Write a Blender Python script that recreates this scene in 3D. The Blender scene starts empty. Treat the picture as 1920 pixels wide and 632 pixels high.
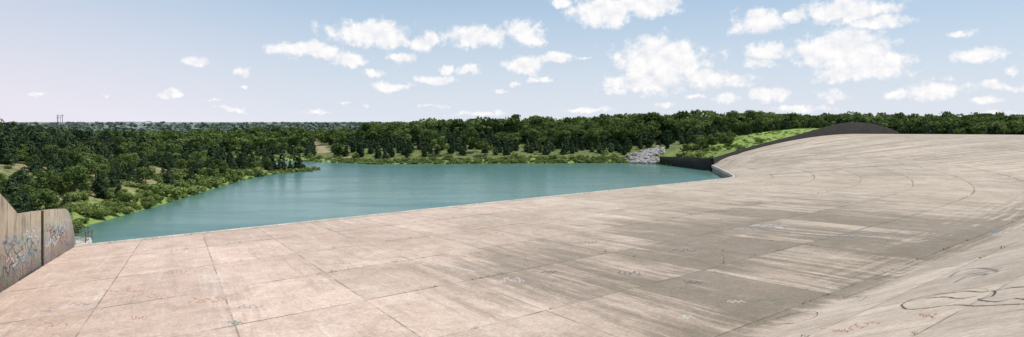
import bpy, math, random, bmesh
import numpy as np
from mathutils import Vector, Matrix, noise as mnoise
from mathutils.bvhtree import BVHTree
random.seed(7); rng=np.random.default_rng(7)
scene=bpy.context.scene
col=scene.collection
F=1250.0; CAM=Vector((0,0,12.0)); HV=228.0
WZ=-1.5
# ---------------------------------------------------------------- helpers
def link(o): col.objects.link(o); return o
def tag(o,label=None,cat=None,kind=None,group=None):
    if label: o["label"]=label
    if cat: o["category"]=cat
    if kind: o["kind"]=kind
    if group: o["group"]=group
    return o
def mesh_np(name,V,Fc,n=4,attrs=None,uv=None,smooth=False):
    V=np.asarray(V,dtype=np.float32).reshape(-1,3); Fc=np.asarray(Fc,dtype=np.int32).reshape(-1,n)
    me=bpy.data.meshes.new(name); me.vertices.add(len(V)); me.vertices.foreach_set("co",V.ravel())
    me.loops.add(Fc.size); me.loops.foreach_set("vertex_index",Fc.ravel())
    me.polygons.add(len(Fc)); me.polygons.foreach_set("loop_start",np.arange(0,Fc.size,n,dtype=np.int32))
    if smooth: me.polygons.foreach_set("use_smooth",np.ones(len(Fc),dtype=bool))
    if attrs:
        for k,a in attrs.items():
            at=me.attributes.new(k,'FLOAT','POINT'); at.data.foreach_set("value",np.asarray(a,dtype=np.float32).ravel())
    if uv is not None:
        ul=me.uv_layers.new(name="UVMap"); ul.data.foreach_set("uv",np.asarray(uv,dtype=np.float32)[Fc.ravel()].ravel())
    me.update(calc_edges=True); return me
def obj(name,me,mat=None,parent=None):
    o=bpy.data.objects.new(name,me); link(o)
    if mat is not None and not me.materials: me.materials.append(mat)
    if parent: o.parent=parent
    return o
class NT:
    def __init__(s,nt): s.nt=nt; s.n=nt.nodes; s.l=nt.links
    def node(s,t,**k):
        n=s.n.new(t)
        for a,b in k.items(): setattr(n,a,b)
        return n
    def put(s,sock,v):
        if isinstance(v,bpy.types.NodeSocket): s.l.new(v,sock)
        elif v is not None: sock.default_value=v
    def math(s,op,a,b=None,c=None,clamp=False):
        n=s.node('ShaderNodeMath',operation=op); n.use_clamp=clamp
        s.put(n.inputs[0],a); s.put(n.inputs[1],b) if b is not None else None
        if c is not None: s.put(n.inputs[2],c)
        return n.outputs[0]
    def vmath(s,op,a,b=None,c=None):
        n=s.node('ShaderNodeVectorMath',operation=op); s.put(n.inputs[0],a)
        if b is not None: s.put(n.inputs[1],b)
        if c is not None: s.put(n.inputs[2],c)
        return n.outputs['Value'] if op in('LENGTH','DOT_PRODUCT') else n.outputs[0]
    def mix(s,f,a,b,mode='MIX'):
        n=s.node('ShaderNodeMix',data_type='RGBA',blend_type=mode)
        s.put(n.inputs[0],f); s.put(n.inputs[6],a); s.put(n.inputs[7],b); return n.outputs[2]
    def noise(s,vec,scale,detail=4,rough=0.5,dist=0.0,out=0):
        n=s.node('ShaderNodeTexNoise'); s.put(n.inputs['Vector'],vec) if vec is not None else None
        n.inputs['Scale'].default_value=scale; n.inputs['Detail'].default_value=detail
        n.inputs['Roughness'].default_value=rough; n.inputs['Distortion'].default_value=dist
        return n.outputs[out]
    def ramp(s,f,lo,hi,a=0.0,b=1.0,smooth=True):
        n=s.node('ShaderNodeMapRange'); n.interpolation_type='SMOOTHSTEP' if smooth else 'LINEAR'
        s.put(n.inputs[0],f); n.inputs[1].default_value=lo; n.inputs[2].default_value=hi
        n.inputs[3].default_value=a; n.inputs[4].default_value=b; return n.outputs[0]
def newmat(name,rough=0.9,spec=0.2):
    m=bpy.data.materials.new(name); m.use_nodes=True; g=NT(m.node_tree)
    b=m.node_tree.nodes['Principled BSDF']; b.inputs['Roughness'].default_value=rough
    b.inputs['Specular IOR Level'].default_value=spec
    return m,g,b
def c4(r,g,b): return (r,g,b,1.0)
def bump(g,b,h,strength=0.3,dist=0.1):
    n=g.node('ShaderNodeBump'); n.inputs['Strength'].default_value=strength; n.inputs['Distance'].default_value=dist
    g.put(n.inputs['Height'],h); g.l.new(n.outputs[0],b.inputs['Normal'])

# ---------------------------------------------------------------- materials
def mat_leaf(name,dark,light,trans=0.2):
    m=bpy.data.materials.new(name); m.use_nodes=True; g=NT(m.node_tree)
    m.node_tree.nodes.remove(m.node_tree.nodes['Principled BSDF'])
    at=g.node('ShaderNodeAttribute',attribute_name='tint').outputs['Fac']
    oi=g.node('ShaderNodeObjectInfo').outputs['Random']
    geo=g.node('ShaderNodeNewGeometry').outputs['Position']
    nz=g.noise(geo,0.07,1)
    f=g.math('ADD',at,g.math('MULTIPLY',g.math('SUBTRACT',oi,0.5),0.4))
    f=g.math('ADD',f,g.math('MULTIPLY',g.math('SUBTRACT',nz,0.5),0.9),clamp=True)
    cc=g.mix(f,c4(*dark),c4(*light))
    df=g.node('ShaderNodeBsdfDiffuse'); g.l.new(cc,df.inputs[0]); out=df.outputs[0]
    if trans:
        tr=g.node('ShaderNodeBsdfTranslucent'); g.l.new(cc,tr.inputs[0])
        mx=g.node('ShaderNodeMixShader'); mx.inputs[0].default_value=trans
        g.l.new(out,mx.inputs[1]); g.l.new(tr.outputs[0],mx.inputs[2]); out=mx.outputs[0]
    g.l.new(out,m.node_tree.nodes['Material Output'].inputs[0]); return m
M_cedar=mat_leaf('cedar_foliage',(0.018,0.034,0.019),(0.085,0.120,0.056),.12)
M_broad=mat_leaf('broadleaf_foliage',(0.040,0.068,0.020),(0.20,0.265,0.082),.25)
M_shrub=mat_leaf('shrub_foliage',(0.08,0.12,0.035),(0.31,0.37,0.12),.25)
M_bright=mat_leaf('bright_tree_foliage',(0.11,0.18,0.035),(0.42,0.54,0.13),.3)
M_weed=mat_leaf('weed_foliage',(0.15,0.15,0.06),(0.34,0.33,0.12),0)
M_dist=mat_leaf('hazed_distant_foliage',(0.075,0.105,0.09),(0.17,0.215,0.165),0)  # aerial haze painted in as paler, bluish leaf colours
m,g,b=newmat('bark'); g.l.new(g.mix(g.noise(None,6,3),c4(.06,.045,.03),c4(.16,.12,.09)),b.inputs['Base Color']); M_bark=m

def mat_concrete():
    m,g,b=newmat('weathered_spillway_concrete',0.85,0.2)
    uv=g.node('ShaderNodeUVMap',uv_map='UVMap').outputs[0]
    geo=g.node('ShaderNodeNewGeometry').outputs['Position']
    A=lambda n:g.node('ShaderNodeAttribute',attribute_name=n).outputs['Fac']
    st=A('stain_and_shade'); wm=A('warm'); toe_shade=A('toe_shade'); strk=A('streak')
    base=g.mix(wm,c4(.535,.45,.365),c4(.64,.485,.405))
    wob=g.vmath('MULTIPLY',g.vmath('SUBTRACT',g.noise(geo,.5,3,.6,0,1),(.5,.5,.5)),(.05,.05,0))
    uvw=g.vmath('ADD',uv,wob)
    fl=g.vmath('FLOOR',uv); wn=g.node('ShaderNodeTexWhiteNoise',noise_dimensions='3D'); g.l.new(fl,wn.inputs['Vector'])
    base=g.mix(1.0,base,g.mix(wn.outputs[0],c4(.82,.81,.80),c4(1.06,1.055,1.05)),'MULTIPLY')
    bl=g.noise(geo,0.07,6,0.65,.3); base=g.mix(1.0,base,g.mix(g.ramp(bl,.3,.7),c4(.84,.83,.81),c4(1.06,1.06,1.07)),'MULTIPLY')
    s1=g.noise(g.vmath('MULTIPLY',uvw,(8.0,0.5,1)),1.0,6,0.68)
    s2=g.noise(g.vmath('MULTIPLY',uvw,(30.0,1.3,1)),1.0,4,0.65)
    s3=g.noise(g.vmath('MULTIPLY',uvw,(2.2,0.9,1)),1.0,6,0.70,0.6)
    s4=g.noise(g.vmath('MULTIPLY',uvw,(.5,16.0,1)),1.0,4,0.6)
    k=g.math('ADD',g.math('MULTIPLY',s1,.40),g.math('MULTIPLY',s2,.22)); k=g.math('ADD',k,g.math('MULTIPLY',s3,.42))
    k=g.math('ADD',k,g.math('MULTIPLY',g.math('SUBTRACT',wn.outputs[0],.5),.05))
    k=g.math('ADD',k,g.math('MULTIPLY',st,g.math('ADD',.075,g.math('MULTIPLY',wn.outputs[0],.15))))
    k=g.math('ADD',k,g.math('MULTIPLY',toe_shade,g.math('MULTIPLY',g.math('SUBTRACT',s4,.42),1.2)))  # painted shading of the folds along the curved toe
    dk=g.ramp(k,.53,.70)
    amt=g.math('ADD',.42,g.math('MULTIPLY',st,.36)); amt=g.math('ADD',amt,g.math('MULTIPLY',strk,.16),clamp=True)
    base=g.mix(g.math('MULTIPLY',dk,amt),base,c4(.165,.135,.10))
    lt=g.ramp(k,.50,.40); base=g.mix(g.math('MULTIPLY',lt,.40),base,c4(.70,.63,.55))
    fs=g.noise(g.vmath('MULTIPLY',uv,(11.0,.35,1)),1.0,5,0.72)
    base=g.mix(g.math('MULTIPLY',g.ramp(fs,.46,.60),g.math('MULTIPLY',strk,.66)),base,c4(.22,.185,.145))
    fn=g.noise(geo,5.0,4,0.7); base=g.mix(1.0,base,g.mix(g.ramp(fn,.25,.75),c4(.80,.79,.78),c4(1.13,1.13,1.13)),'MULTIPLY')
    md=g.noise(geo,.45,6,0.78,.6); base=g.mix(1.0,base,g.mix(g.ramp(md,.34,.66),c4(.85,.835,.81),c4(1.05,1.05,1.05)),'MULTIPLY')
    sp=g.noise(geo,1.3,6,0.80); base=g.mix(g.math('MULTIPLY',g.ramp(sp,.55,.70),.48),base,c4(.22,.18,.145))
    pz=g.noise(geo,.16,5,.7,.4); base=g.mix(g.math('MULTIPLY',g.ramp(pz,.54,.68),.34),base,c4(.33,.235,.185))
    sep=g.node('ShaderNodeSeparateXYZ'); g.l.new(uv,sep.inputs[0])
    def joint(x,w):
        fr=g.math('FRACT',x); d=g.math('MINIMUM',fr,g.math('SUBTRACT',1.0,fr)); return g.ramp(d,w,w*2.2,1,0,False)
    ju=joint(sep.outputs[0],.0040); jv=joint(sep.outputs[1],.0044)
    jn=g.ramp(g.noise(geo,.22,4,.7),.40,.58)
    j=g.math('MULTIPLY',g.math('MAXIMUM',g.math('MULTIPLY',ju,.7),g.math('MULTIPLY',jv,.95)),g.math('ADD',g.math('MULTIPLY',jn,.72),.2))
    base=g.mix(j,base,c4(.105,.092,.06))
    g.l.new(base,b.inputs['Base Color'])
    bump(g,b,g.math('SUBTRACT',g.math('ADD',fn,s2),j),.4,.05)
    return m
M_conc=mat_concrete()
def mat_wall(name,graf,dark):
    m,g,b=newmat(name,0.88,0.2)
    geo=g.node('ShaderNodeNewGeometry').outputs['Position']
    base=g.mix(g.ramp(g.noise(geo,.5,5,.6),.3,.7),c4(*[x*.8 for x in dark]),c4(*[x*1.15 for x in dark]))
    sv=g.vmath('MULTIPLY',geo,(3.0,3.0,.35)); s=g.noise(sv,1.0,5,.65)
    base=g.mix(g.math('MULTIPLY',g.ramp(s,.5,.68),.7),base,c4(.07,.06,.045) if dark[0]>.2 else c4(.014,.014,.012))
    if graf:
        sep=g.node('ShaderNodeSeparateXYZ'); g.l.new(geo,sep.inputs[0])
        w=g.noise(geo,.9,3,.6,1.5,1)
        hs=g.node('ShaderNodeHueSaturation'); hs.inputs['Saturation'].default_value=1.5; hs.inputs['Value'].default_value=.52; g.l.new(w,hs.inputs['Color'])
        msk=g.ramp(g.noise(geo,1.5,4,.65,2.0),.45,.54)
        hz=g.math('MULTIPLY',g.ramp(sep.outputs[2],4.4,2.8),.66)
        base=g.mix(g.math('MULTIPLY',msk,hz),base,hs.outputs[0])
        m2=g.ramp(g.noise(geo,2.2,4,.6,2.5),.56,.6)
        base=g.mix(g.math('MULTIPLY',m2,hz),base,c4(.38,.38,.42))
        m3=g.ramp(g.noise(geo,2.7,3,.6,3.5),.57,.61)
        base=g.mix(g.math('MULTIPLY',m3,hz),base,c4(.07,.07,.09))
    g.l.new(base,b.inputs['Base Color']); bump(g,b,s,.3,.05); return m
M_wall=mat_wall('graffiti_wall_concrete',True,(.33,.26,.185))
M_dwall=mat_wall('dark_stained_concrete',False,(.030,.028,.025))
M_curb=mat_wall('pale_curb_concrete',False,(.50,.46,.39))
def flat(name,c,rough=.8):
    m,g,b=newmat(name,rough); n=g.noise(g.node('ShaderNodeNewGeometry').outputs['Position'],2.0,4,.7)
    g.l.new(g.mix(g.ramp(n,.3,.7),c4(*[x*.8 for x in c]),c4(*[min(1,x*1.15) for x in c])),b.inputs['Base Color']); return m
def paint(name,c,keep):
    m,g,b=newmat(name,.85); b.inputs['Base Color'].default_value=c4(*c)
    n=g.noise(g.node('ShaderNodeNewGeometry').outputs['Position'],3.0,5,.75)
    tr=g.node('ShaderNodeBsdfTransparent'); mx=g.node('ShaderNodeMixShader')
    g.l.new(g.ramp(n,.36,.6,keep*.35,keep),mx.inputs[0]); g.l.new(tr.outputs[0],mx.inputs[1]); g.l.new(b.outputs[0],mx.inputs[2])
    g.l.new(mx.outputs[0],m.node_tree.nodes['Material Output'].inputs[0]); return m

def mat_ground():
    m,g,b=newmat('grassy_terrain',0.95,0.1)
    geo=g.node('ShaderNodeNewGeometry').outputs['Position']
    A=lambda n:g.node('ShaderNodeAttribute',attribute_name=n).outputs['Fac']
    n1=g.noise(geo,.12,6,.65); n2=g.noise(geo,.9,5,.7); n3=g.noise(geo,4,3,.6)
    gr=g.mix(g.ramp(n2,.3,.7),c4(.07,.095,.03),c4(.19,.21,.08))
    tan=g.mix(g.ramp(n3,.3,.7),c4(.24,.19,.11),c4(.42,.34,.22))
    t=g.math('ADD',A('tan'),g.math('MULTIPLY',g.math('SUBTRACT',g.math('ADD',g.math('MULTIPLY',n1,.5),g.math('MULTIPLY',n2,.5)),.5),2.2),clamp=True)
    c=g.mix(g.ramp(t,.35,.7),gr,tan)
    br=g.mix(g.ramp(n2,.35,.65),c4(.16,.24,.05),c4(.29,.37,.10))
    c=g.mix(A('lush'),c,br)
    far=g.mix(g.ramp(g.noise(geo,.012,5,.65),.4,.6),c4(.10,.14,.12),c4(.24,.28,.21))  # aerial haze painted into the colour of the distant land
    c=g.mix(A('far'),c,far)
    g.l.new(c,b.inputs['Base Color']); bump(g,b,g.math('ADD',n2,n3),.6,.25); return m
M_ground=mat_ground()
def mat_water():
    m,g,b=newmat('teal_lake_water',0.12,0.5)
    geo=g.node('ShaderNodeNewGeometry').outputs['Position']
    p=g.noise(g.vmath('MULTIPLY',geo,(.012,.035,1)),1,5,.62,1.2)
    q=g.noise(g.vmath('MULTIPLY',geo,(.05,.16,1)),1,4,.6,.6)
    pp=g.math('ADD',g.math('MULTIPLY',p,.7),g.math('MULTIPLY',q,.3))
    c=g.mix(g.ramp(pp,.38,.62),c4(.060,.140,.115),c4(.100,.205,.165))
    g.l.new(c,b.inputs['Base Color'])
    g.l.new(g.ramp(pp,.42,.58,.26,.16),b.inputs['Roughness'])
    b.inputs['IOR'].default_value=1.33
    w=g.noise(g.vmath('MULTIPLY',geo,(1,1.5,1)),1.5,5,.65)
    bump(g,b,w,.28,.09); return m
M_water=mat_water()

# ---------------------------------------------------------------- spillway surface
ST=[((-42,64),(-20.6,8),1.0,(-14,-10),0),
((-24.4,79.4),(6.9,31.1),1.0,(17,15),0),
((0,101),(37.5,57.6),1.0,(50,43.3),0),
((25,122.5),(62,80),1.0,(78,66),0),
((42,137.4),(80,100),1.25,(112,90),.1),
((47.6,143.5),(91,124),2.1,(150,126),.3),
((49.6,150),(92,148),3.3,(172,165),.5),
((51.3,160),(82,166),3.8,(160,197),.7),
((53.3,172),(70,178),3.5,(135,211),.9),
((55,183),(63.4,188),2.7,(111,217),1.0)]
SA=np.array([[*s[0],*s[1],s[2],*s[3],s[4]] for s in ST],dtype=float)
SP=np.vstack([2*SA[0]-SA[1],SA,2*SA[-1]-SA[-2]])
def stat(t):
    t=np.clip(t,0,len(SA)-1-1e-6); i=int(t); f=t-i
    p0,p1,p2,p3=SP[i],SP[i+1],SP[i+2],SP[i+3]
    return .5*((2*p1)+(-p0+p2)*f+(2*p0-5*p1+4*p2-p3)*f*f+(-p0+3*p1-3*p2+p3)*f**3)
def gcurve(x,r=.15):
    mm=1/(1-r)
    if x<r: return mm*x*x/(2*r)
    if x>1-r: return 1-mm*(1-x)**2/(2*r)
    return mm*(x-r/2)
def surf_a(a,w):
    L=a[0:2];T=a[2:4];zT=a[4];C=a[5:7];gb=min(1,max(0,a[7]))
    if w<=1: P=L+(T-L)*w; z=zT*(w+.35*gb*math.sin(math.pi*w)/2)
    elif w<=2:
        x=w-1; P=T+(C-T)*x; g1=gcurve(x); g2=math.sin(x*math.pi/2)**.85 if x>0 else 0
        z=zT+(8-zT)*(g1*(1-gb)+g2*gb)
    else:
        d=(C-T)/np.linalg.norm(C-T); x=w-2; P=C+d*x*40; z=8-.8*(x*10)**2
    return (P[0],P[1],z)
def surf(t,w): return surf_a(stat(t),w)
ts=np.unique(np.concatenate([np.linspace(0,4,150),np.linspace(4,9,190)]))
ws=np.unique(np.concatenate([np.linspace(0,1,50),np.linspace(1,2,60),[2.03,2.06,2.1]]))
V=[];UV=[];stn_shade=[];wrm=[];toea=[];strka=[]
prev=None;cum=0
cumt=[]
def vv(w): return w*6 if w<=1 else 6+(w-1)*3.2
for i,t in enumerate(ts):
    a=stat(t); mp=(a[0:2]+a[2:4])/2
    if prev is not None: cum+=np.linalg.norm(mp-prev)
    prev=mp; cumt.append(cum/7.5)
    for w in ws:
        p=surf_a(a,w); V.append(p); UV.append((cumt[i],vv(w)))
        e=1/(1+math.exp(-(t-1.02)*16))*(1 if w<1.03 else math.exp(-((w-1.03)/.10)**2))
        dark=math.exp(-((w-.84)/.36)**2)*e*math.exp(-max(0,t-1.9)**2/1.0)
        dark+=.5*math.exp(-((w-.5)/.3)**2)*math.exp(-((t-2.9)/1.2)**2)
        dark+=.45*math.exp(-((w-1.0)/.05)**2)*(t>.9)*(t<5)  # painted shade in the toe crease, on top of the real stains
        stn_shade.append(min(1.15,dark)); wrm.append(1/(1+math.exp((t-1.3+(w-.5)*.9)*2.4)))
        toea.append(math.exp(-((w-1.02)/.09)**2)*max(0,min(1,(t-1.4)/.8))*max(0,min(1,(4.6-t)/1)))  # where light and dark bands of the toe's curvature are painted
        strka.append(max(0,min(1,(t-4.6)/1.2))+.25*max(0,min(1,(t-2)/1.5))*(t<5.8))
nw=len(ws);nt_=len(ts)
I=np.arange(nt_*nw).reshape(nt_,nw)
Q=np.stack([I[:-1,:-1],I[1:,:-1],I[1:,1:],I[:-1,1:]],-1).reshape(-1,4)[:, ::-1]
n0=len(V)
V+=[(V[I[i,0]][0],V[I[i,0]][1],-5.0) for i in range(nt_)]; UV+=[(UV[I[i,0]][0],-.5) for i in range(nt_)]; stn_shade+=[1]*nt_; wrm+=[0]*nt_; toea+=[0]*nt_; strka+=[0]*nt_
Q2=np.array([[I[i,0],n0+i,n0+i+1,I[i+1,0]] for i in range(nt_-1)])[:, ::-1]
Qa=np.vstack([Q,Q2])
me=mesh_np('concrete_spillway',V,Qa,4,{'stain_and_shade':stn_shade,'warm':wrm,'toe_shade':toea,'streak':strka},np.array(UV),True)
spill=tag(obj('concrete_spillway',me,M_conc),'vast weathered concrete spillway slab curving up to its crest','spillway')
bv_s=BVHTree.FromPolygons([Vector(v) for v in V],[tuple(q) for q in Q.tolist()])
if me.polygons[100].normal.z<0: me.flip_normals()
kv=[];kq=[]
for i in range(nt_):
    a=np.array(V[I[i,0]]); b_=np.array(V[I[i,1]]); d=(b_-a); d[2]=0; d/=np.linalg.norm(d)
    o=a-d*.35; n_=a+d*.15
    kv+= [(o[0],o[1],-.6),(o[0],o[1],.10),(n_[0],n_[1],.12),(n_[0],n_[1],-.1)]
for i in range(nt_-1):
    for k in range(3): kq.append([4*i+k,4*i+k+1,4*(i+1)+k+1,4*(i+1)+k])
obj('lip_kerb',mesh_np('lip_kerb',kv,kq),M_curb,spill)

# ---------------------------------------------------------------- terrain
LAKE=np.array([(-43,65),(-50,76),(-54.8,86),(-55.7,98),(-58,119),(-61.5,151),(-61.6,168),(-55,181),(-54,188),(-66,196),(-85,211),(-110,228),(-140,238),
(-140,246),(-105,242),(-90,235),(-63,222),(-43,211),(-10,214),(24,218),(38,218),(46,213),(50,200),(56,183),(60,160),(52,140),(30,110),(0,90),(-20,66),(-36,58)],dtype=float)
def sdf(P):
    P=np.asarray(P,float); d=np.full(len(P),1e9); ins=np.zeros(len(P),bool)
    n=len(LAKE)
    for i in range(n):
        a=LAKE[i];b2=LAKE[(i+1)%n]; e=b2-a; w=P-a
        tt=np.clip((w@e)/(e@e),0,1); dd=np.linalg.norm(w-tt[:,None]*e,axis=1); d=np.minimum(d,dd)
        c=((a[1]>P[:,1])!=(b2[1]>P[:,1]))
        with np.errstate(divide='ignore',invalid='ignore'):
            xi=(b2[0]-a[0])*(P[:,1]-a[1])/(b2[1]-a[1]+1e-12)+a[0]
        ins^= c&(P[:,0]<xi)
    return np.where(ins,-d,d)
gx0,gy0,gn,gm=-420,-50,900,560
GXX,GYY=np.meshgrid(np.arange(gn)+gx0,np.arange(gm)+gy0,indexing='ij')
SG=sdf(np.stack([GXX.ravel(),GYY.ravel()],1)).reshape(gn,gm)
def sd(x,y):
    fx=min(max(x-gx0,0),gn-1.001);fy=min(max(y-gy0,0),gm-1.001); i=int(fx);j=int(fy);a=fx-i;c=fy-j
    return SG[i,j]*(1-a)*(1-c)+SG[i+1,j]*a*(1-c)+SG[i,j+1]*(1-a)*c+SG[i+1,j+1]*a*c
CP=np.array([(-75,80,9),(-95,100,9.5),(-130,100,9.5),(-80,130,8.5),(-110,130,8.8),(-95,155,7),(-135,160,8),(-75,168,3.2),(-100,190,3.0),(-150,205,5),(-70,50,7),(-50,20,8),(-60,190,-.6),
(-105,262,.6),(-150,285,1.5),(-60,262,3.5),(0,262,4.6),(40,255,4.2),(65,235,4.5),(66,212,3.6),(80,214,6.4),(88,222,8.6),(102,228,9.8),(125,232,7.0),(120,245,8),(160,222,6.6),(160,245,7.2),(200,200,6.8),(200,230,7.2),(210,120,7.5),(120,60,7.4),(30,-30,7.5),(-30,-40,9),
(0,320,4.5),(80,300,7),(100,350,8),(200,300,8.5),(-100,350,2.5),(-200,350,1),(-250,200,6),(-300,100,8),(57,200,2.2),(-200,260,2),(60,260,5)],float)
def height(P):
    P=np.asarray(P,float); D=((P[:,None,:]-CP[None,:,:2])**2).sum(-1)
    W=1/(D+60.0)**2; H=(W@CP[:,2])/W.sum(1)
    r=np.hypot(P[:,0],P[:,1]-150); ff=np.clip((r-260)/400,0,1); H=H*(1-ff)+1.5*ff
    s=sdf(P); sc=np.clip(28-(P[:,0]-30)*.5,9,28); sc=np.where(P[:,1]>205,np.minimum(sc,22),sc)
    h=np.where(s>0,WZ-.15+(H-WZ)*(1-np.exp(-np.maximum(s,0)/sc)),WZ-.15+np.maximum(s,-8)*.25)
    nz=np.array([mnoise.noise(Vector((x*.06,y*.06,0)))*.7+mnoise.noise(Vector((x*.2,y*.2,3)))*.25 if abs(x)<400 and y<520 else mnoise.noise(Vector((x*.004,y*.004,0)))*4 for x,y in P])
    return h+nz*np.clip(s/12,0,1), s
def axis(lo,hi,step,far_lo,far_hi):
    a=list(np.arange(lo,hi+.01,step)); s=step; x=hi
    while x<far_hi: s*=1.25; x+=s; a.append(x)
    s=step; x=lo
    while x>far_lo: s*=1.25; x-=s; a.insert(0,x)
    return np.array(a)
xs=axis(-180,240,2,-9000,9000); ys=axis(-40,400,2,-600,12000)
X,Y=np.meshgrid(xs,ys,indexing='ij'); P=np.stack([X.ravel(),Y.ravel()],1)
Hh,S=height(P)
offs=[(0,0)]+[(2.1*math.cos(a),2.1*math.sin(a)) for a in np.linspace(0,2*math.pi,9)[:-1]]
down=Vector((0,0,-1))
for i,(x,y) in enumerate(P):
    if -60<x<190 and -30<y<235:
        for ox,oy in offs:
            r=bv_s.ray_cast(Vector((x+ox,y+oy,60)),down)
            if r[0] is not None: Hh[i]=min(Hh[i],r[0].z-.45)
x,y=P[:,0],P[:,1]
left=(x<-40)&(y<205)
tan=np.where(left,.42*np.clip(1-(S-8)/48,0,1)*np.clip((S-1)/4,0,1)+.12,.0)
tan+=np.where((x<-55)&(y>186)&(y<232)&(S<14),.6,0)
tan+=np.exp(-((x+75+(y-262)*.35)/3.5)**2)*(y>240)*(y<330)*.8
tan+=np.where((y>205)&(x>-60)&(x<60)&(S<60)&(S>5),.15,0)
lush=np.exp(-((x-88)/17)**2-((y-222)/20)**2)*1.4+np.where((y>200)&(S>0)&(S<6),.8,0)+np.where((x>50)&(x<85)&(y>180)&(y<225),.4,0)+np.where(left,.9*np.clip(1-S/9,0,1),0)
lush=np.clip(lush,0,1)*np.where(x>112,0,1)
far=np.clip((y-330)/150,0,1)  # painted haze grows with distance
ni,nj=len(xs),len(ys); I2=np.arange(ni*nj).reshape(ni,nj)
Qg=np.stack([I2[:-1,:-1],I2[1:,:-1],I2[1:,1:],I2[:-1,1:]],-1).reshape(-1,4)
Vg=np.column_stack([P,Hh])
me=mesh_np('ground',Vg,Qg,4,{'tan':tan,'lush':lush,'far':far},None,True)
ground=tag(obj('ground',me,M_ground),kind='structure')
bv_g=BVHTree.FromPolygons([Vector(v) for v in Vg.tolist()],[tuple(q) for q in Qg.tolist()])
def gz(x,y):
    r=bv_g.ray_cast(Vector((x,y,200)),down); return r[0].z if r[0] is not None else 0
wp=np.array([(-175,40),(62,40),(62,252),(-175,252)],float)
tag(obj('lake_water',mesh_np('lake_water',[(px,py,WZ) for px,py in wp],[[0,1,2,3]]),M_water),kind='structure')

# ---------------------------------------------------------------- walls
def wall_mesh(name,pts,th,zb):
    Vw=[];Qw=[]
    n=len(pts)
    for i,(px,py,pz) in enumerate(pts):
        a=pts[max(0,i-1)];c=pts[min(n-1,i+1)]; d=Vector((c[0]-a[0],c[1]-a[1])).normalized(); nn=Vector((-d.y,d.x))*th
        Vw+=[(px,py,zb),(px,py,pz),(px+nn.x,py+nn.y,pz),(px+nn.x,py+nn.y,zb)]
    for i in range(n-1):
        for k in range(4): k2=(k+1)%4; Qw.append([4*i+k,4*i+k2,4*(i+1)+k2,4*(i+1)+k])
    Qw.append([0,1,2,3]); Qw.append([4*n-1,4*n-2,4*n-3,4*n-4])
    return mesh_np(name,Vw,Qw)
def lw(q,z,off=0.0): return (-42+.357*q-.934*off,64-.934*q-.357*off,z)
def topz(q):
    return float(np.interp(q,[-.5,.3,1,2,3.2,5,10,16,20,26,60],[.3,1.6,2.7,3.6,4.05,4.25,4.7,5.15,7.2,9.8,10.3]))
lwall=tag(bpy.data.objects.new('graffiti_retaining_wall',None),'graffiti covered concrete retaining wall with stepped sloping top','wall'); link(lwall)
wv=[];wq=[]
for (q0,q1) in ((-.5,9.9),(10.15,15.9),(16.02,60)):
    qs=np.linspace(q0,q1,int((q1-q0)/.5)+2)
    o=obj('wall_panel',wall_mesh('wall_panel',[lw(q,topz(q),.0 if q0<10 or q0>16 else .12) for q in qs],-.7,-2),M_wall,lwall)
    n0=len(wv); wv+=[v.co.copy() for v in o.data.vertices]; wq+=[tuple(n0+i for i in p.vertices) for p in o.data.polygons]
bv_w=BVHTree.FromPolygons(wv,wq)
farp=[(47.5,212,.9),(50,202,1.3),(52.5,192.5,1.6),(55,183.2,1.9)]
tag(obj('wing_wall',wall_mesh('wing_wall',farp,-.6,-4),M_dwall),'low dark stained concrete wing wall beside the lake','wall')
ks=[(0.01,1.9),(.15,3.6),(.33,5.6),(.57,7.9),(.70,9.3),(.83,10.7),(.92,11.5),(1,11.8),(1.1,11.7),(1.2,11.1),(1.3,10.1),(1.42,8.4)]
kk=np.linspace(.01,1.42,60); kz=np.interp(kk,[a for a,_ in ks],[b2 for _,b2 in ks])
tag(obj('training_wall',wall_mesh('training_wall',[(55+56*k,183.4+34*k,z) for k,z in zip(kk,kz)],.6,-3),M_dwall),'long dark stained concrete training wall rising to a hump','wall')

plat=tag(bpy.data.objects.new('railing_platform',None),'small curved concrete landing with metal railing above the water','railing'); link(plat)
M_rail=flat('rusty_rail_metal',(.16,.13,.10),.6)
cx,cy,R=-46.6,67.6,3.4
arc=[(cx+R*math.cos(a),cy+R*math.sin(a)) for a in np.linspace(math.radians(-30),math.radians(140),24)]
obj('curved_kerb',wall_mesh('curved_kerb',[(a[0],a[1],-.25) for a in arc],.45,-4),M_curb,plat)
Vd=[(cx,cy,-.55)]+[(a[0],a[1],-.55) for a in arc]
obj('landing_floor',mesh_np('landing_floor',Vd,[[0,i,i+1] for i in range(1,len(arc))],3),M_curb,plat)
def tube(pts,r,n=6):
    Vt=[];Qt=[]
    for i,p in enumerate(pts):
        p=Vector(p); a=Vector(pts[max(0,i-1)]);c=Vector(pts[min(len(pts)-1,i+1)]); d=(c-a).normalized()
        u=d.orthogonal().normalized(); v=d.cross(u); rr=r[i] if hasattr(r,'__len__') else r
        for k in range(n):
            an=2*math.pi*k/n; Vt.append(tuple(p+u*rr*math.cos(an)+v*rr*math.sin(an)))
    for i in range(len(pts)-1):
        for k in range(n): Qt.append([n*i+k,n*i+(k+1)%n,n*(i+1)+(k+1)%n,n*(i+1)+k])
    return Vt,Qt
for zz in (.35,.8):
    a,q=tube([(p[0],p[1],zz) for p in arc],.035); obj('rail',mesh_np('rail',a,q),M_rail,plat)
a,q=tube([(0,0,-.3),(0,0,.82)],.045); pm=mesh_np('rail_post',a,q)
for p in arc[::4]:
    o=obj('rail_post',pm,M_rail,plat); o.location=(p[0],p[1],0)

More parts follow.
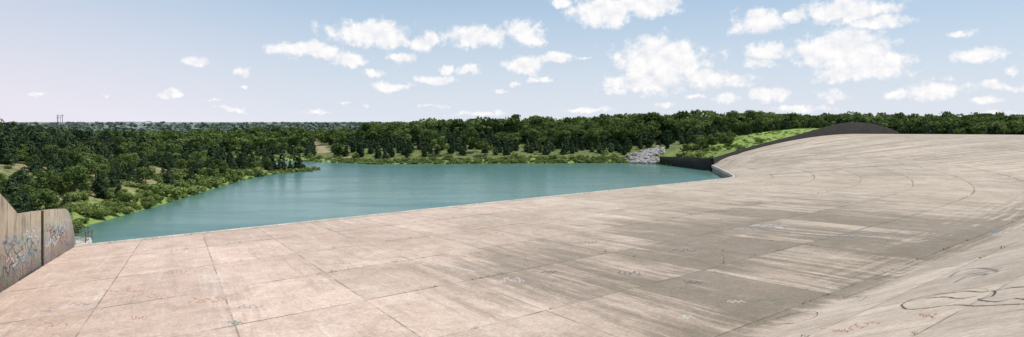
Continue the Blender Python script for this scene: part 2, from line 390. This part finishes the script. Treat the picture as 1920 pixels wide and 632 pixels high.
# ---------------------------------------------------------------- graffiti strokes
def pray(bv,u,v):
    d=Vector(((u-960)/F,1,-(v-HV)/F)).normalized(); r=bv.ray_cast(CAM,d)
    return (r[0],r[1]) if r[0] is not None else None
def ribbon(bv,strokes,width,name,mat,parent,off=.012):
    for st_ in strokes:
        pts=[];n=len(st_)
        P0=np.array([st_[0]]+list(st_)+[st_[-1]],float)
        for i in range(n-1):
            for k in range(5):
                f=k/5; a,b2,c,d=P0[i],P0[i+1],P0[i+2],P0[i+3]
                pts.append(tuple(.5*((2*b2)+(-a+c)*f+(2*a-5*b2+4*c-d)*f*f+(-a+3*b2-3*c+d)*f**3)))
        pts.append(st_[-1])
        H=[pray(bv,*p) for p in pts]; H=[h for h in H if h]
        if len(H)<3: continue
        Vr=[];Qr=[]; o_=off+random.random()*.006
        for i,(p,n_) in enumerate(H):
            if n_.dot(CAM-p)<0: n_=-n_
            d=(H[min(len(H)-1,i+1)][0]-H[max(0,i-1)][0])
            if d.length<1e-5: d=Vector((1,0,0))
            s=d.normalized().cross(n_).normalized()*width*.5; p=p+n_*o_
            Vr+=[tuple(p-s),tuple(p+s)]
        for i in range(len(H)-1): Qr.append([2*i,2*i+1,2*i+3,2*i+2])
        obj(name,mesh_np(name,Vr,Qr),mat,parent)
def scrib(u,v,w,h,n=18,sl=0.0,seed=0):
    r=random.Random(seed*31+int(u)); ph=[r.random()*6.28 for _ in range(4)]; f1=r.uniform(3,5);f2=r.uniform(5,9)
    out=[]
    for i in range(n+1):
        t=i/n; xx=(t-.5)*2*w*.85+w*.15*math.sin(f2*2*t*3+ph[0]); yy=h*.8*math.sin(f1*6.28*t*.6+ph[1])+h*.25*math.sin(f2*6.28*t*.5+ph[2])
        out.append((u+xx,v+yy+sl*xx))
    return out
M_blk=paint('black_spray_paint',(.07,.065,.065),.9); M_red=paint('faded_red_spray_paint',(.46,.18,.12),.55); M_blu=paint('faded_blue_spray_paint',(.20,.29,.42),.6)
M_gre=paint('faded_green_spray_paint',(.14,.32,.24),.6); M_whi=paint('faded_white_paint_and_highlight',(.70,.68,.64),.6); M_org=paint('faded_orange_spray_paint',(.56,.27,.15),.6); M_yel=paint('faded_yellow_paint',(.45,.42,.2),.7)
M_gry=paint('washed_out_grey_paint',(.17,.165,.16),.5)
def G(mat,w,st_): ribbon(bv_s,st_,w,'graffiti_marking',mat,spill)
G(M_blk,.095,[[(1690,572),(1710,562),(1750,553),(1790,549),(1815,546),(1840,548),(1865,546),(1860,556),(1835,562),(1870,566),(1900,560),(1925,562)],
   [(1690,572),(1702,580),(1745,577),(1790,572),(1830,574),(1880,572),(1925,570)],[(1735,560),(1770,557),(1800,560),(1830,556)],
   [(1870,545),(1895,540),(1925,538)]])
G(M_gry,.22,[[(1780,520),(1800,508),(1840,503),(1870,510),(1830,518),(1800,526)],[(1815,514),(1850,510),(1880,502)],[(1790,530),(1815,518),(1850,514),(1825,524)],[(1640,524),(1670,516),(1700,511)],[(1840,472),(1880,466),(1925,458)]])
G(M_blk,.055,[[(1455,598),(1490,588),(1530,585),(1525,596),(1480,606),(1440,612)],[(1580,560),(1620,545),(1660,530),(1700,515),(1760,502),(1810,497)],[(1590,567),(1625,556),(1610,566)]])
G(M_red,.06,[scrib(1620,610,35,6,sl=-.2,seed=1),scrib(1738,592,22,5,seed=2),scrib(1575,620,20,4,seed=3)])
G(M_yel,.06,[[(1780,548),(1810,541),(1850,542),(1850,548)]])
G(M_blu,.16,[scrib(1430,428,38,5,26,seed=4),scrib(1590,444,22,3,20,seed=5),scrib(1450,424,34,4,22,seed=6)])
G(M_blu,.08,[scrib(1862,435,14,3,seed=7),scrib(1890,342,24,1.5,seed=8)])
G(M_whi,.30,[scrib(900,412,60,4,26,seed=9),[(830,497),(860,503),(890,510)],[(1480,436),(1560,441),(1640,444),(1740,452)]])  # last stroke is a painted highlight along the curving toe, not graffiti
G(M_gry,.14,[scrib(1180,512,26,5,16,seed=61),scrib(1280,470,30,3,16,seed=62),scrib(1100,455,22,2,12,seed=63),scrib(1300,530,20,4,12,seed=64),scrib(1030,510,16,2,12,seed=65)])
G(M_whi,.10,[scrib(1380,566,18,3,seed=11),scrib(1290,595,14,4,seed=12),scrib(960,525,25,5,seed=13)])
G(M_org,.09,[scrib(385,563,36,6,26,seed=14),scrib(930,438,38,4,20,seed=15)])
G(M_gre,.08,[scrib(442,605,16,4,16,seed=16),scrib(1455,560,45,3,26,seed=17),scrib(640,494,20,2,12,seed=19)])
G(M_whi,.06,[scrib(622,604,22,3,24,seed=20),scrib(350,492,40,4,16,seed=21),scrib(170,580,30,5,16,seed=22)])
G(M_blu,.06,[scrib(470,575,30,4,12,seed=23),scrib(150,570,22,3,16,seed=24),scrib(85,583,12,2,10,seed=25)])
G(M_red,.05,[scrib(230,545,40,3,16,seed=26),scrib(330,510,25,3,12,seed=27),scrib(100,608,30,5,12,seed=28),scrib(260,596,16,4,12,seed=29),scrib(300,556,28,4,16,seed=30)])
def GW(mat,w,st_): ribbon(bv_w,st_,w,'graffiti_tag',mat,lwall,.02)
GW(M_blk,.07,[scrib(25,470,22,16,22,.1,seed=40),scrib(60,462,14,14,20,seed=41),scrib(15,505,14,12,18,-.5,seed=42),scrib(105,440,14,10,18,seed=43)])
GW(M_blu,.14,[scrib(20,452,18,10,20,seed=44),scrib(52,480,20,8,20,-.5,seed=45),scrib(108,430,16,8,20,seed=46)])
GW(M_whi,.16,[scrib(30,485,20,12,22,-.4,seed=47),scrib(100,452,16,8,20,-.3,seed=48),scrib(58,440,14,8,20,seed=49)])
GW(M_red,.09,[scrib(12,485,12,8,16,seed=50),scrib(118,448,10,6,16,seed=51),scrib(90,428,8,8,16,seed=52)])
GW(M_gre,.08,[scrib(45,450,12,8,16,seed=53),scrib(5,520,8,8,12,seed=54)])

# ---------------------------------------------------------------- foliage generators (unit height)
def leaves(C,N,size,r):
    n=len(C); N=N+r.normal(0,.45,(n,3)); N/=np.linalg.norm(N,axis=1)[:,None]
    A=np.cross(N,r.normal(0,1,(n,3))); A/=np.linalg.norm(A,axis=1)[:,None]; B=np.cross(N,A)
    s=size*r.uniform(.6,1.3,(n,1))
    return np.stack([C-A*s,C-B*s*.55,C+A*s,C+B*s*.55],1)
def broad(seed,n,size,wid=.5,low=.22,k=13):
    r=np.random.default_rng(seed)
    lc=[];lr=[]
    for i in range(k):
        a=r.uniform(0,6.28); h=r.uniform(low+.12,.86); rad=wid*math.sqrt(max(.05,1-((h-.52)/.42)**2))*r.uniform(.25,.75)
        lc.append((rad*math.cos(a),rad*math.sin(a),h)); lr.append(r.uniform(.12,.22))
    lc=np.array(lc);lr=np.array(lr); lt=r.uniform(-.2,.25,k)
    i=r.integers(0,k,n); d=r.normal(0,1,(n,3)); d[:,2]+=.35; d/=np.linalg.norm(d,axis=1)[:,None]
    rr=lr[i]*r.uniform(.6,1.06,n); C=lc[i]+d*rr[:,None]*np.array([1.1,1.1,.85])
    C[:,2]=np.clip(C[:,2],.06,1.0)
    tint=np.clip(.42+lt[i]+r.normal(0,.16,n),0,1)
    return leaves(C,d,size,r),np.repeat(tint,4)
def cedar(seed,n,size,wid=.26):
    r=np.random.default_rng(seed); h=1-np.sqrt(r.uniform(0,1,n)); h=.04+h*.96
    a=r.uniform(0,6.28,n); ph=r.uniform(0,6.28,3)
    R=wid*(1-h)**.66*(1+.24*np.sin(3*a+ph[0]+h*9)+.24*np.sin(5*a+ph[1]-h*17)+.18*np.sin(h*31+ph[2]))
    R*=np.clip(h/.14,.45,1)
    q=r.uniform(.25,1,n)**.6
    lean=r.normal(0,.05,2)
    C=np.stack([R*q*np.cos(a)+lean[0]*h,R*q*np.sin(a)+lean[1]*h,h+r.normal(0,.012,n)],1)
    N=np.stack([np.cos(a),np.sin(a),np.full(n,.5)],1)
    tint=np.clip(.4+.25*np.sin(3*a+h*14+ph[1])*.6+r.normal(0,.17,n),0,1)
    return leaves(C,N,size,r),np.repeat(tint,4)
def shrub(seed,n,size):
    r=np.random.default_rng(seed); k=8; a=r.uniform(0,6.28,k); ra=r.uniform(.1,.65,k)
    lc=np.stack([ra*np.cos(a),ra*np.sin(a),r.uniform(.25,.62,k)],1); lr=r.uniform(.22,.38,k)
    i=r.integers(0,k,n); d=r.normal(0,1,(n,3)); d/=np.linalg.norm(d,axis=1)[:,None]
    C=lc[i]+d*(lr[i]*r.uniform(.5,1.1,n))[:,None]; C[:,2]=np.abs(C[:,2])
    return leaves(C,d,size,r),np.repeat(np.clip(.45+r.uniform(-.2,.2,k)[i]+r.normal(0,.15,n),0,1),4)
def leafmesh(name,L,t):
    return mesh_np(name,L.reshape(-1,3),np.arange(len(L)*4).reshape(-1,4),4,{'tint':t})
def trunkmesh(name,seed,top,limbs,rad=.022):
    r=random.Random(seed); Vt=[];Qt=[]
    def add(p,rr):
        a,q=tube(p,rr,6); b0=len(Vt); Vt.extend(a); Qt.extend([[x+b0 for x in y] for y in q])
    add([(0,0,-.03),(.004,.003,top*.3),(-.006,.004,top*.65),(0.004,0,top)],[rad,rad*.8,rad*.5,rad*.15])
    for k in range(limbs):
        z=top*(.3+.6*k/limbs); a=r.uniform(0,6.28); l=r.uniform(.18,.32)*(1-.4*k/limbs)
        add([(0,0,z),(l*.5*math.cos(a),l*.5*math.sin(a),z+l*.3),(l*math.cos(a),l*math.sin(a),z+l*.75)],[rad*.45,rad*.28,rad*.08])
    return mesh_np(name,Vt,Qt)
NV=7
cedH=[leafmesh('cedar_crown',*cedar(10+i,1100,.045,.24+.03*i)) for i in range(NV)]
broH=[leafmesh('broadleaf_crown',*broad(30+i,1500,.045,.42+.03*i)) for i in range(6)]
broN=[leafmesh('broadleaf_crown_near',*broad(50+i,7000,.022,.5,.05,16)) for i in range(3)]
shrH=[leafmesh('shrub_crown',*shrub(70+i,420,.12)) for i in range(4)]
shrN=[leafmesh('shrub_crown_near',*shrub(80+i,2200,.058)) for i in range(3)]
for me in cedH: me.materials.append(M_cedar)
for me in broH: me.materials.append(M_broad)
for me in broN: me.materials.append(M_bright)
for me in shrH+shrN: me.materials.append(M_shrub)
trkC=[trunkmesh('cedar_trunk',i,.85,5,.018) for i in range(2)]; trkB=[trunkmesh('broadleaf_trunk',i+9,.7,7,.022) for i in range(2)]
for me in trkC+trkB: me.materials.append(M_bark)
def tree(kind,x,y,h,label,cat,group,crowns,trunks,wf=1.0):
    e=bpy.data.objects.new(kind,None); link(e); e.location=(x,y,gz(x,y)-.1); e.rotation_euler=(0,0,random.uniform(0,6.28)); e.scale=(h*wf,h*wf,h)
    e.empty_display_size=.1
    tag(e,label,cat,None,group)
    for nm,ms in (('trunk',trunks),('crown',crowns)):
        o=bpy.data.objects.new(nm,random.choice(ms)); link(o); o.parent=e
    return e
def shrubo(x,y,h,ms,label='leafy green shrub on the lake shore',group='shrubs along the lake shore'):
    o=bpy.data.objects.new('shrub',random.choice(ms)); link(o); o.location=(x,y,gz(x,y)-.05); o.scale=(h*1.2,h*1.2,h); o.rotation_euler=(0,0,random.uniform(0,6.28))
    tag(o,label,'shrub',None,group)
def onslab(x,y):
    return any(bv_s.ray_cast(Vector((x+ox,y+oy,60)),down)[0] is not None for ox,oy in offs[::2])
def vis(x,y,m=.05): return y>5 and abs(x/y)<.768+m
rit=[]
pts=[];tries=0
while len(pts)<1100 and tries<34000:
    tries+=1; x=random.uniform(-200,-58); y=random.uniform(52,232)
    if not vis(x,y): continue
    s=sd(x,y)
    if s<2.5: continue
    dens=.10*(s>4)+.12*(s>11)+np.clip((s-25)/12,0,1)*.8
    if y>150: dens+=.3*(s>8)
    if y>185: dens=.5 if s>14 else 0.02
    if y<72: dens=max(dens,.5) if s>9 else 0
    cl=mnoise.noise(Vector((x*.07,y*.07,9)))
    if random.random()>dens*(1+cl*2.2): continue
    dmin=1.8 if s>25 else 2.0
    if any((x-a)**2+(y-b2)**2<dmin**2 for a,b2 in pts): continue
    if onslab(x,y): continue
    pts.append((x,y))
pts.sort(key=lambda p:math.hypot(*p))
stuffpts=[]
nced=0;nbro=0
for (x,y) in pts:
    isb=random.random()<.26; s=sd(x,y)
    if nced<250 and not isb:
        h=random.uniform(1.3,3.9) if s<27 else random.uniform(2.6,6.2)
        tree('cedar_tree',x,y,h,'dark green conical cedar tree on the dry hillside','tree','cedar trees on the hillside',cedH,trkC,wf=random.uniform(.95,1.5)); nced+=1
    elif isb and nbro<90:
        tree('broadleaf_tree',x,y,random.uniform(2.0,4.8),'green rounded broadleaf tree on the hillside','tree','broadleaf trees on the hillside',broH,trkB); nbro+=1
    else: stuffpts.append((x,y,'b' if isb else 'c',random.uniform(2.8,6.0)))
for (x,y,h) in ((-43.5,54,6.0),(-46,60.5,4.6),(-41.5,49,6.6),(-50.5,66,3.0),(-40.5,44.5,6.5),(-49,56,5.2),(-54,64,3.6),(-47,51,7)):
    tree('broadleaf_tree',x,y,h,'bright green leafy tree growing behind the retaining wall','tree','trees behind the retaining wall',broN,trkB)
cnt=0;tries=0
while cnt<125 and tries<6000:
    tries+=1; x=random.uniform(-100,-48); y=random.uniform(74,175); s=sd(x,y)
    if not(0.4<s<(11 if random.random()<.35 else 5)) or not vis(x,y): continue
    if onslab(x,y): continue
    cnt+=1; shrubo(x,y,random.uniform(.6,2.1),shrN if y<110 else shrH,'leafy green shrub on the lake shore')
cnt=0;tries=0
while cnt<75 and tries<6000:
    tries+=1; x=random.uniform(-110,-55); y=random.uniform(76,160); s=sd(x,y)
    if not(6<s<32) or not vis(x,y): continue
    cnt+=1; shrubo(x,y,random.uniform(.4,1.5),shrN if y<110 else shrH,'small green bush on the dry hillside','bushes on the dry hillside')
cnt=0;tries=0
while cnt<60 and tries<9000:
    tries+=1; x=random.uniform(-60,60); y=random.uniform(205,224); s=sd(x,y)
    if not(0.3<s<5) or onslab(x,y): continue
    if 40<x<54 and 212<y<232: continue
    cnt+=1; shrubo(x,y,random.uniform(.8,1.8),shrH)
for _ in range(36):
    x=random.uniform(54,80);y=190+ (x-55)*.6+random.uniform(4,38)
    if onslab(x,y): continue
    shrubo(x,y,random.uniform(.8,2.2),shrH,'leafy green shrub on the grassy bank','shrubs on the grassy bank')
for _ in range(160):
    x=random.uniform(-80,58); y=random.uniform(208,238); s=sd(x,y)
    if not(2<s<12) or onslab(x,y) or (40<x<54 and y<232): continue
    rit.append((x,y,gz(x,y)-.05,random.uniform(.8,1.8),1.2))
for _ in range(26):
    x=random.uniform(55,76);y=200+ (x-55)*.6+random.uniform(6,30)
    if onslab(x,y): continue
    tree('broadleaf_tree',x,y,random.uniform(2.2,4.2),'small green broadleaf tree on the grassy bank','tree','small trees on the grassy bank',broH,trkB)

# far woods (stuff)
tplC=[cedar(100+i,210,.09,.27) for i in range(5)]; tplB=[broad(120+i,360,.075,.46,.2,9) for i in range(8)]; tplS=[shrub(140+i,110,.2) for i in range(3)]
def stuff(name,items,tpls,mat,label,cat,tv=.22):
    Ls=[];Ts=[]
    for (x,y,z,h,wf) in items:
        L,t=random.choice(tpls); a=random.uniform(0,6.28); c,s=math.cos(a),math.sin(a)
        R=np.array([[c*wf,-s*wf,0],[s*wf,c*wf,0],[0,0,1]])*h
        Ls.append(L.reshape(-1,3)@R.T+np.array([x,y,z])); Ts.append(np.clip(t+random.uniform(-tv,tv),0,1))
    Vs=np.vstack(Ls); me=mesh_np(name,Vs,np.arange(len(Vs)).reshape(-1,4),4,{'tint':np.concatenate(Ts)})
    return tag(obj(name,me,mat),label,cat,'stuff')
cit=[];bit=[]
for (x,y,k,h) in stuffpts: (bit if k=='b' else cit).append((x,y,gz(x,y)-.1,h,1.1))
yy=210.0
nfb=0
while yy<420:
    step=3.9 if yy<290 else (5.5 if yy<350 else 8.5)
    xx=-.80*yy
    while xx<.80*yy:
        x=xx+random.uniform(-.5,.5)*step*1.3; y=yy+random.uniform(-.5,.5)*step*1.3; xx+=step
        if x<112 and yy<221: continue
        s=sd(x,y)
        if s<(10 if x>-60 else 7) or onslab(x,y): continue
        if ((x-84)/24)**2+((y-220)/16)**2<1: continue
        if 54<x<112 and y<198+(x-55)*.62+5: continue
        if 112<=x<136 and y<224+(x-112)*.55: continue
        if abs(x+75+(y-262)*.35)<2.6 and y<325: continue
        if 40<x<53 and y<234: continue
        if 54<x<108 and y<232+mnoise.noise(Vector((x*.1,0,0)))*6: continue
        cl=mnoise.noise(Vector((x*.03,y*.03,2)))
        pb=np.clip((y-240)/45+cl*1.3,0.04,.95)
        if y>300: pb=.8
        if x>108: pb=.5
        isb=random.random()<pb
        front=np.clip((y-225)/40,0,1)
        if isb:
            if random.random()<.25 and x<100: continue
            h=random.uniform(4.6,6.4)+3.2*front*random.uniform(.1,1.3)
            if random.random()<.10: h*=1.18
            if x>108: h=random.uniform(3.6,7.4)+max(0,y-226)*.015
            if x<-62: h*=.68
            if 66<x<108 and y<250: h*=.75
            if nfb<160 and (y<275) and -70<x<110 and front>.3:
                tree('broadleaf_tree',x,y,h,'green rounded broadleaf tree in the lakeside wood','tree','broadleaf trees of the lakeside wood',broH,trkB,random.uniform(.95,1.3)); nfb+=1
            else: bit.append((x,y,gz(x,y)-.1,h,random.uniform(1.0,1.4)))
        else:
            if random.random()<.2 and y<245 and x<100: continue
            h=random.uniform(2.6,4.6)+front*1.6
            if x>108: h=random.uniform(3.6,5.8)
            if x<-62: h*=.8
            cit.append((x,y,gz(x,y)-.1,h,random.uniform(.95,1.25)))
    yy+=step*.95
stuff('cedar_wood',cit,tplC,M_cedar,'dense dark green cedar wood covering the far slopes','wood',.28)
stuff('broadleaf_wood',bit,tplB,M_broad,'dense broadleaf wood with rounded crowns beyond the lake','wood',.36)
dit=[]
for _ in range(1500):
    y=430*math.exp(random.random()**1.2*2.1); x=random.uniform(-.82,.35)*y
    if mnoise.noise(Vector((x*.004,y*.004,5)))<-.12: continue
    dit.append((x,y,gz(x,y)-2,random.uniform(6,9)*(1+y/6000),random.uniform(1.3,2.4)))
stuff('distant_wood',dit,[broad(160+i,150,.11,.5,.0) for i in range(4)],M_dist,'hazy distant woodland on the plain','wood')
for _ in range(9000):
    x=random.uniform(-120,62); y=random.uniform(180,246)
    s=sd(x,y)
    if not(-.3<s<7): continue
    if y<200 and x>-50: continue
    if x<-60 and y>190 and random.random()<.72: continue
    if len(rit)>1150: break
    rit.append((x,y,max(gz(x,y),WZ)-.05,random.uniform(.4,1.0),1.4))
for _ in range(1300):
    x=random.uniform(-85,-50); y=random.uniform(80,196); s=sd(x,y)
    if 0<s<20 and random.random()<1-s/24: rit.append((x,y,gz(x,y)-.05,random.uniform(.25,.8),1.5))
for _ in range(420):
    x=random.uniform(56,112); y=186+(x-56)*.62+random.uniform(2,34)
    if not onslab(x,y): rit.append((x,y,gz(x,y)-.05,random.uniform(.15,.45),2.0))
stuff('shore_undergrowth',rit,tplS,M_shrub,'bright green undergrowth and reeds along the lake edge','undergrowth')
wl=[];wt=[]
def tuft(p,size,n,r):
    C=np.array(p)+r.normal(0,1,(n,3))*np.array([size,size,size*.3])+np.array([0,0,size*.4])
    wl.append(leaves(C,np.tile([0,0,.6],(n,1)),size*.6,r)); wt.append(np.repeat(np.clip(r.normal(.5,.2,n),0,1),4))
cumt=np.array(cumt)
for k in range(1,9):
    w=k/6 if k<=6 else 1+(k-6)/3.2
    for _ in range(170):
        t=random.uniform(.3,9)
        if mnoise.noise(Vector((t*2.2,k*7.3,0)))<0.02: continue
        tuft(surf(t,w),random.uniform(.05,.12),6,rng)
for _ in range(260):
    U=random.randint(1,int(cumt[-1])); t=float(np.interp(U,cumt,ts)); w=random.uniform(.02,1.2)
    if mnoise.noise(Vector((U*3.1,w*3,4)))<.05: continue
    tuft(surf(t,w),random.uniform(.05,.10),6,rng)
L=np.concatenate(wl); me=leafmesh('joint_weeds',L,np.concatenate(wt)); tag(obj('joint_weeds',me,M_weed),'tufts of weeds growing in the concrete joints','weeds','stuff')
h=pray(bv_s,1357,494)[0]
C=np.array(h)+np.array([[random.gauss(0,.035),random.gauss(0,.035),random.uniform(0,.5)] for _ in range(50)])
me=leafmesh('tall_weed',leaves(C,np.tile([0,0,.3],(50,1)),.045,rng),np.repeat(rng.uniform(.6,1,50),4))
tag(obj('tall_weed',me,M_bright),'single yellow green weed stalk standing on the bare concrete','plant')
# ---------------------------------------------------------------- boulders
M_rock,g,b=newmat('pale_limestone',.9); g.l.new(g.mix(g.noise(None,2.5,4,.6),c4(.20,.18,.17),c4(.46,.42,.40)),b.inputs['Base Color'])
rocks=[]
for i in range(5):
    bm=bmesh.new(); bmesh.ops.create_icosphere(bm,subdivisions=2,radius=1)
    for v in bm.verts:
        n=mnoise.noise(v.co*1.3+Vector((i*9,0,0))); v.co*=1+.45*n; v.co.z*=.75
        for ax in range(3): v.co[ax]=round(v.co[ax]/.33)*.33*.6+v.co[ax]*.4
    me=bpy.data.meshes.new('boulder'); bm.to_mesh(me); bm.free(); me.materials.append(M_rock); rocks.append(me)
for _ in range(270):
    f=random.random(); x=42.5+random.gauss(0,2.4)+f*5; y=213.5+f*19+random.gauss(0,1)
    if x<37.5 or x>57: continue
    o=bpy.data.objects.new('boulder',random.choice(rocks)); link(o); s=random.uniform(.3,.85); o.scale=(s*1.2,s,s)
    o.rotation_euler=(random.uniform(-.5,.5),random.uniform(-.5,.5),random.uniform(0,6.28)); o.location=(x,y,max(gz(x,y),WZ)+s*.25+.25*random.random())
    tag(o,'pale angular limestone boulder in the shoreline rock pile','boulder',None,'boulders in the shoreline rock pile')
# ---------------------------------------------------------------- pylons and warehouse
M_pole=flat('grey_pole_wood',(.12,.11,.10))
def pylon(x,y):
    e=tag(bpy.data.objects.new('transmission_pylon',None),'wooden two pole power line frame with crossarm','power pylon',None,'power line frames'); link(e); e.location=(x,y,gz(x,y))
    H=22-gz(x,y)
    for dx in (-3,3):
        a,q=tube([(dx,0,-1),(dx,0,H)],[.4,.28]); obj('pole',mesh_np('pole',a,q),M_pole,e)
    a,q=tube([(-5,0,H-2),(5,0,H-2)],.25); obj('crossarm',mesh_np('crossarm',a,q),M_pole,e)
pylon(-610,900); pylon(-870,1280)
M_wh=flat('white_metal_cladding',(.75,.75,.75))
wh=bpy.data.objects.new('warehouse',None); link(wh); tag(wh,'long low white warehouse far off on the plain','building'); wx,wy=-1010,1780; wh.location=(wx,wy,gz(wx,wy))
hh=12.2-gz(wx,wy)
vb=[(-40,-15,-3),(40,-15,-3),(40,15,-3),(-40,15,-3),(-40,-15,hh),(40,-15,hh),(40,15,hh),(-40,15,hh)]
obj('wall',mesh_np('wall',vb,[[0,1,5,4],[1,2,6,5],[2,3,7,6],[3,0,4,7]]),M_wh,wh)
vr=[(-41,-16,hh),(41,-16,hh),(41,0,hh+1.0),(-41,0,hh+1.0),(41,16,hh),(-41,16,hh)]
obj('roof',mesh_np('roof',vr,[[0,1,2,3],[3,2,4,5]]),M_wh,wh)

# ---------------------------------------------------------------- sky
AZ=math.radians(84); EL=math.radians(62)
w=bpy.data.worlds.new("World"); scene.world=w; w.use_nodes=True; g=NT(w.node_tree)
w.cycles.sampling_method='MANUAL'; w.cycles.sample_map_resolution=256
bg=w.node_tree.nodes['Background']
sky=g.node('ShaderNodeTexSky'); sky.sky_type='NISHITA'; sky.sun_disc=False; sky.sun_elevation=EL; sky.sun_rotation=AZ
sky.air_density=1.0; sky.dust_density=1.2; sky.ozone_density=1.5; sky.altitude=200
gen=g.node('ShaderNodeTexCoord').outputs['Generated']
sep=g.node('ShaderNodeSeparateXYZ'); g.l.new(gen,sep.inputs[0])
az=g.math('ARCTAN2',sep.outputs[0],sep.outputs[1]); el=g.math('ARCSINE',sep.outputs[2])
cmb=g.node('ShaderNodeCombineXYZ'); g.l.new(az,cmb.inputs[0]); g.l.new(el,cmb.inputs[1]); base=cmb.outputs[0]
wn=g.noise(base,30,4,.65,0,1); wv_=g.vmath('SUBTRACT',wn,(.5,.5,.5)); wv_=g.vmath('MULTIPLY',wv_,(.046,.024,0))
P_=g.vmath('ADD',base,wv_)
CL=[(575,92,56,12,1),(655,111,30,10,1),(690,63,66,20,1),(735,75,34,10,1),(800,77,24,14,1),(755,106,22,10,.85),(735,162,36,8,.9),(700,138,20,8,.8),(820,150,40,8,.95),
(893,68,62,16,.95),(985,60,30,20,1),(1000,75,24,12,.9),(982,121,32,14,1),(1040,108,38,8,.85),(1095,108,18,4,.6),(880,128,20,9,.9),(836,128,15,8,.8),
(1130,22,50,23,1),(1210,10,56,18,1),(1055,3,28,9,.8),(1240,113,75,34,1),(1215,150,66,18,1),(1320,147,40,18,.95),(1420,42,48,20,.95),(1440,95,40,18,.75),(1425,119,34,10,.8),
(1590,20,80,19,1),(1650,42,50,11,1),(1575,94,80,28,1),(1640,122,60,22,1),(1590,140,60,14,.9),(1495,30,20,12,.8),(1440,178,40,13,.9),(1365,185,26,9,.8),(1395,152,40,14,.62),
(1752,168,44,15,1),(1840,100,58,14,.75),(1800,63,36,8,.72),(1905,132,20,9,.8),(1870,162,52,10,.75),(1840,192,40,10,.7),(375,115,18,8,.95),(453,133,14,8,.85),(315,178,20,7,.9),
(75,177,22,5,.6),(455,160,11,4,.6),(1022,147,17,6,.8),(965,158,11,5,.7),(995,150,12,5,.75),(940,172,16,5,.7),(1250,195,20,7,.65),(1150,172,26,8,.75),(1570,180,32,12,.75),
(1680,180,26,10,.65),(690,201,18,5,.6),(810,197,28,6,.6),(430,205,50,6,.5),(900,212,70,6,.55),(1500,205,70,8,.6),(1100,205,60,6,.55),(600,210,50,5,.5),(195,182,10,4,.5),(1780,145,40,10,.5),(400,188,16,4,.55),(645,192,14,4,.6),(1300,180,30,6,.5),(1880,212,50,5,.5)]
acc=None
for (u,v,a_,h_,wt_) in CL:
    A0=math.atan((u-960)/F); rr=math.hypot(F,u-960); E0=math.atan((HV-v)/rr)
    sa=a_*1.22/F*math.cos(A0)**2; sb=h_*1.3/rr
    q=g.vmath('MULTIPLY_ADD',P_,(1/sa,1/sb,0),(-A0/sa,-E0/sb,0)); L_=g.vmath('LENGTH',q)
    f=g.math('SUBTRACT',wt_,L_); acc=f if acc is None else g.math('MAXIMUM',acc,f)
n1=g.noise(base,46,6,.60); sh=g.vmath('ADD',base,(.004,.010,0)); n2=g.noise(sh,46,4,.60)
dens=g.math('ADD',acc,g.math('MULTIPLY',g.math('SUBTRACT',n1,.5),1.9))
mask=g.ramp(dens,-.20,.44)
lit=g.math('ADD',.72,g.math('MULTIPLY',g.math('SUBTRACT',n1,n2),2.0),clamp=True)
STR=.10
ccol=g.mix(lit,c4(.75/STR,.78/STR,.85/STR),c4(1.03/STR,1.01/STR,1.0/STR))
hz=g.ramp(el,-.02,.26,1,0,False); hz=g.math('POWER',g.math('MAXIMUM',hz,0),1.2)
lf=g.ramp(az,-.15,-.75)
topc=g.mix(.55,sky.outputs[0],c4(.36/STR,.60/STR,.85/STR))
hc=g.mix(lf,c4(.82/STR,.85/STR,.93/STR),c4(.82/STR,.79/STR,.88/STR))
hf=g.math('MULTIPLY',hz,.92); hf=g.math('ADD',hf,g.math('MULTIPLY',lf,.26),clamp=True)
skc=g.mix(hf,topc,hc)
fin=g.mix(g.math('MULTIPLY',mask,.97),skc,ccol)
g.l.new(fin,bg.inputs['Color']); bg.inputs['Strength'].default_value=STR
# ---------------------------------------------------------------- sun, camera
sdv=Vector((math.cos(EL)*math.sin(AZ),math.cos(EL)*math.cos(AZ),math.sin(EL)))
sl=bpy.data.lights.new('sun','SUN'); sl.energy=4.2; sl.angle=math.radians(.5); sl.color=(1,.95,.87)
so=bpy.data.objects.new('sun',sl); link(so); so.rotation_euler=sdv.to_track_quat('Z','Y').to_euler()
cd=bpy.data.cameras.new('camera'); cam=bpy.data.objects.new('camera',cd); link(cam)
cam.location=CAM; cam.rotation_euler=(math.pi/2,0,0); cd.sensor_width=36; cd.lens=36*F/1920; cd.shift_y=-(316-HV)/1920
cd.clip_start=.1; cd.clip_end=30000; scene.camera=cam
scene.view_settings.view_transform='Standard'; scene.view_settings.look='None'; scene.view_settings.exposure=0
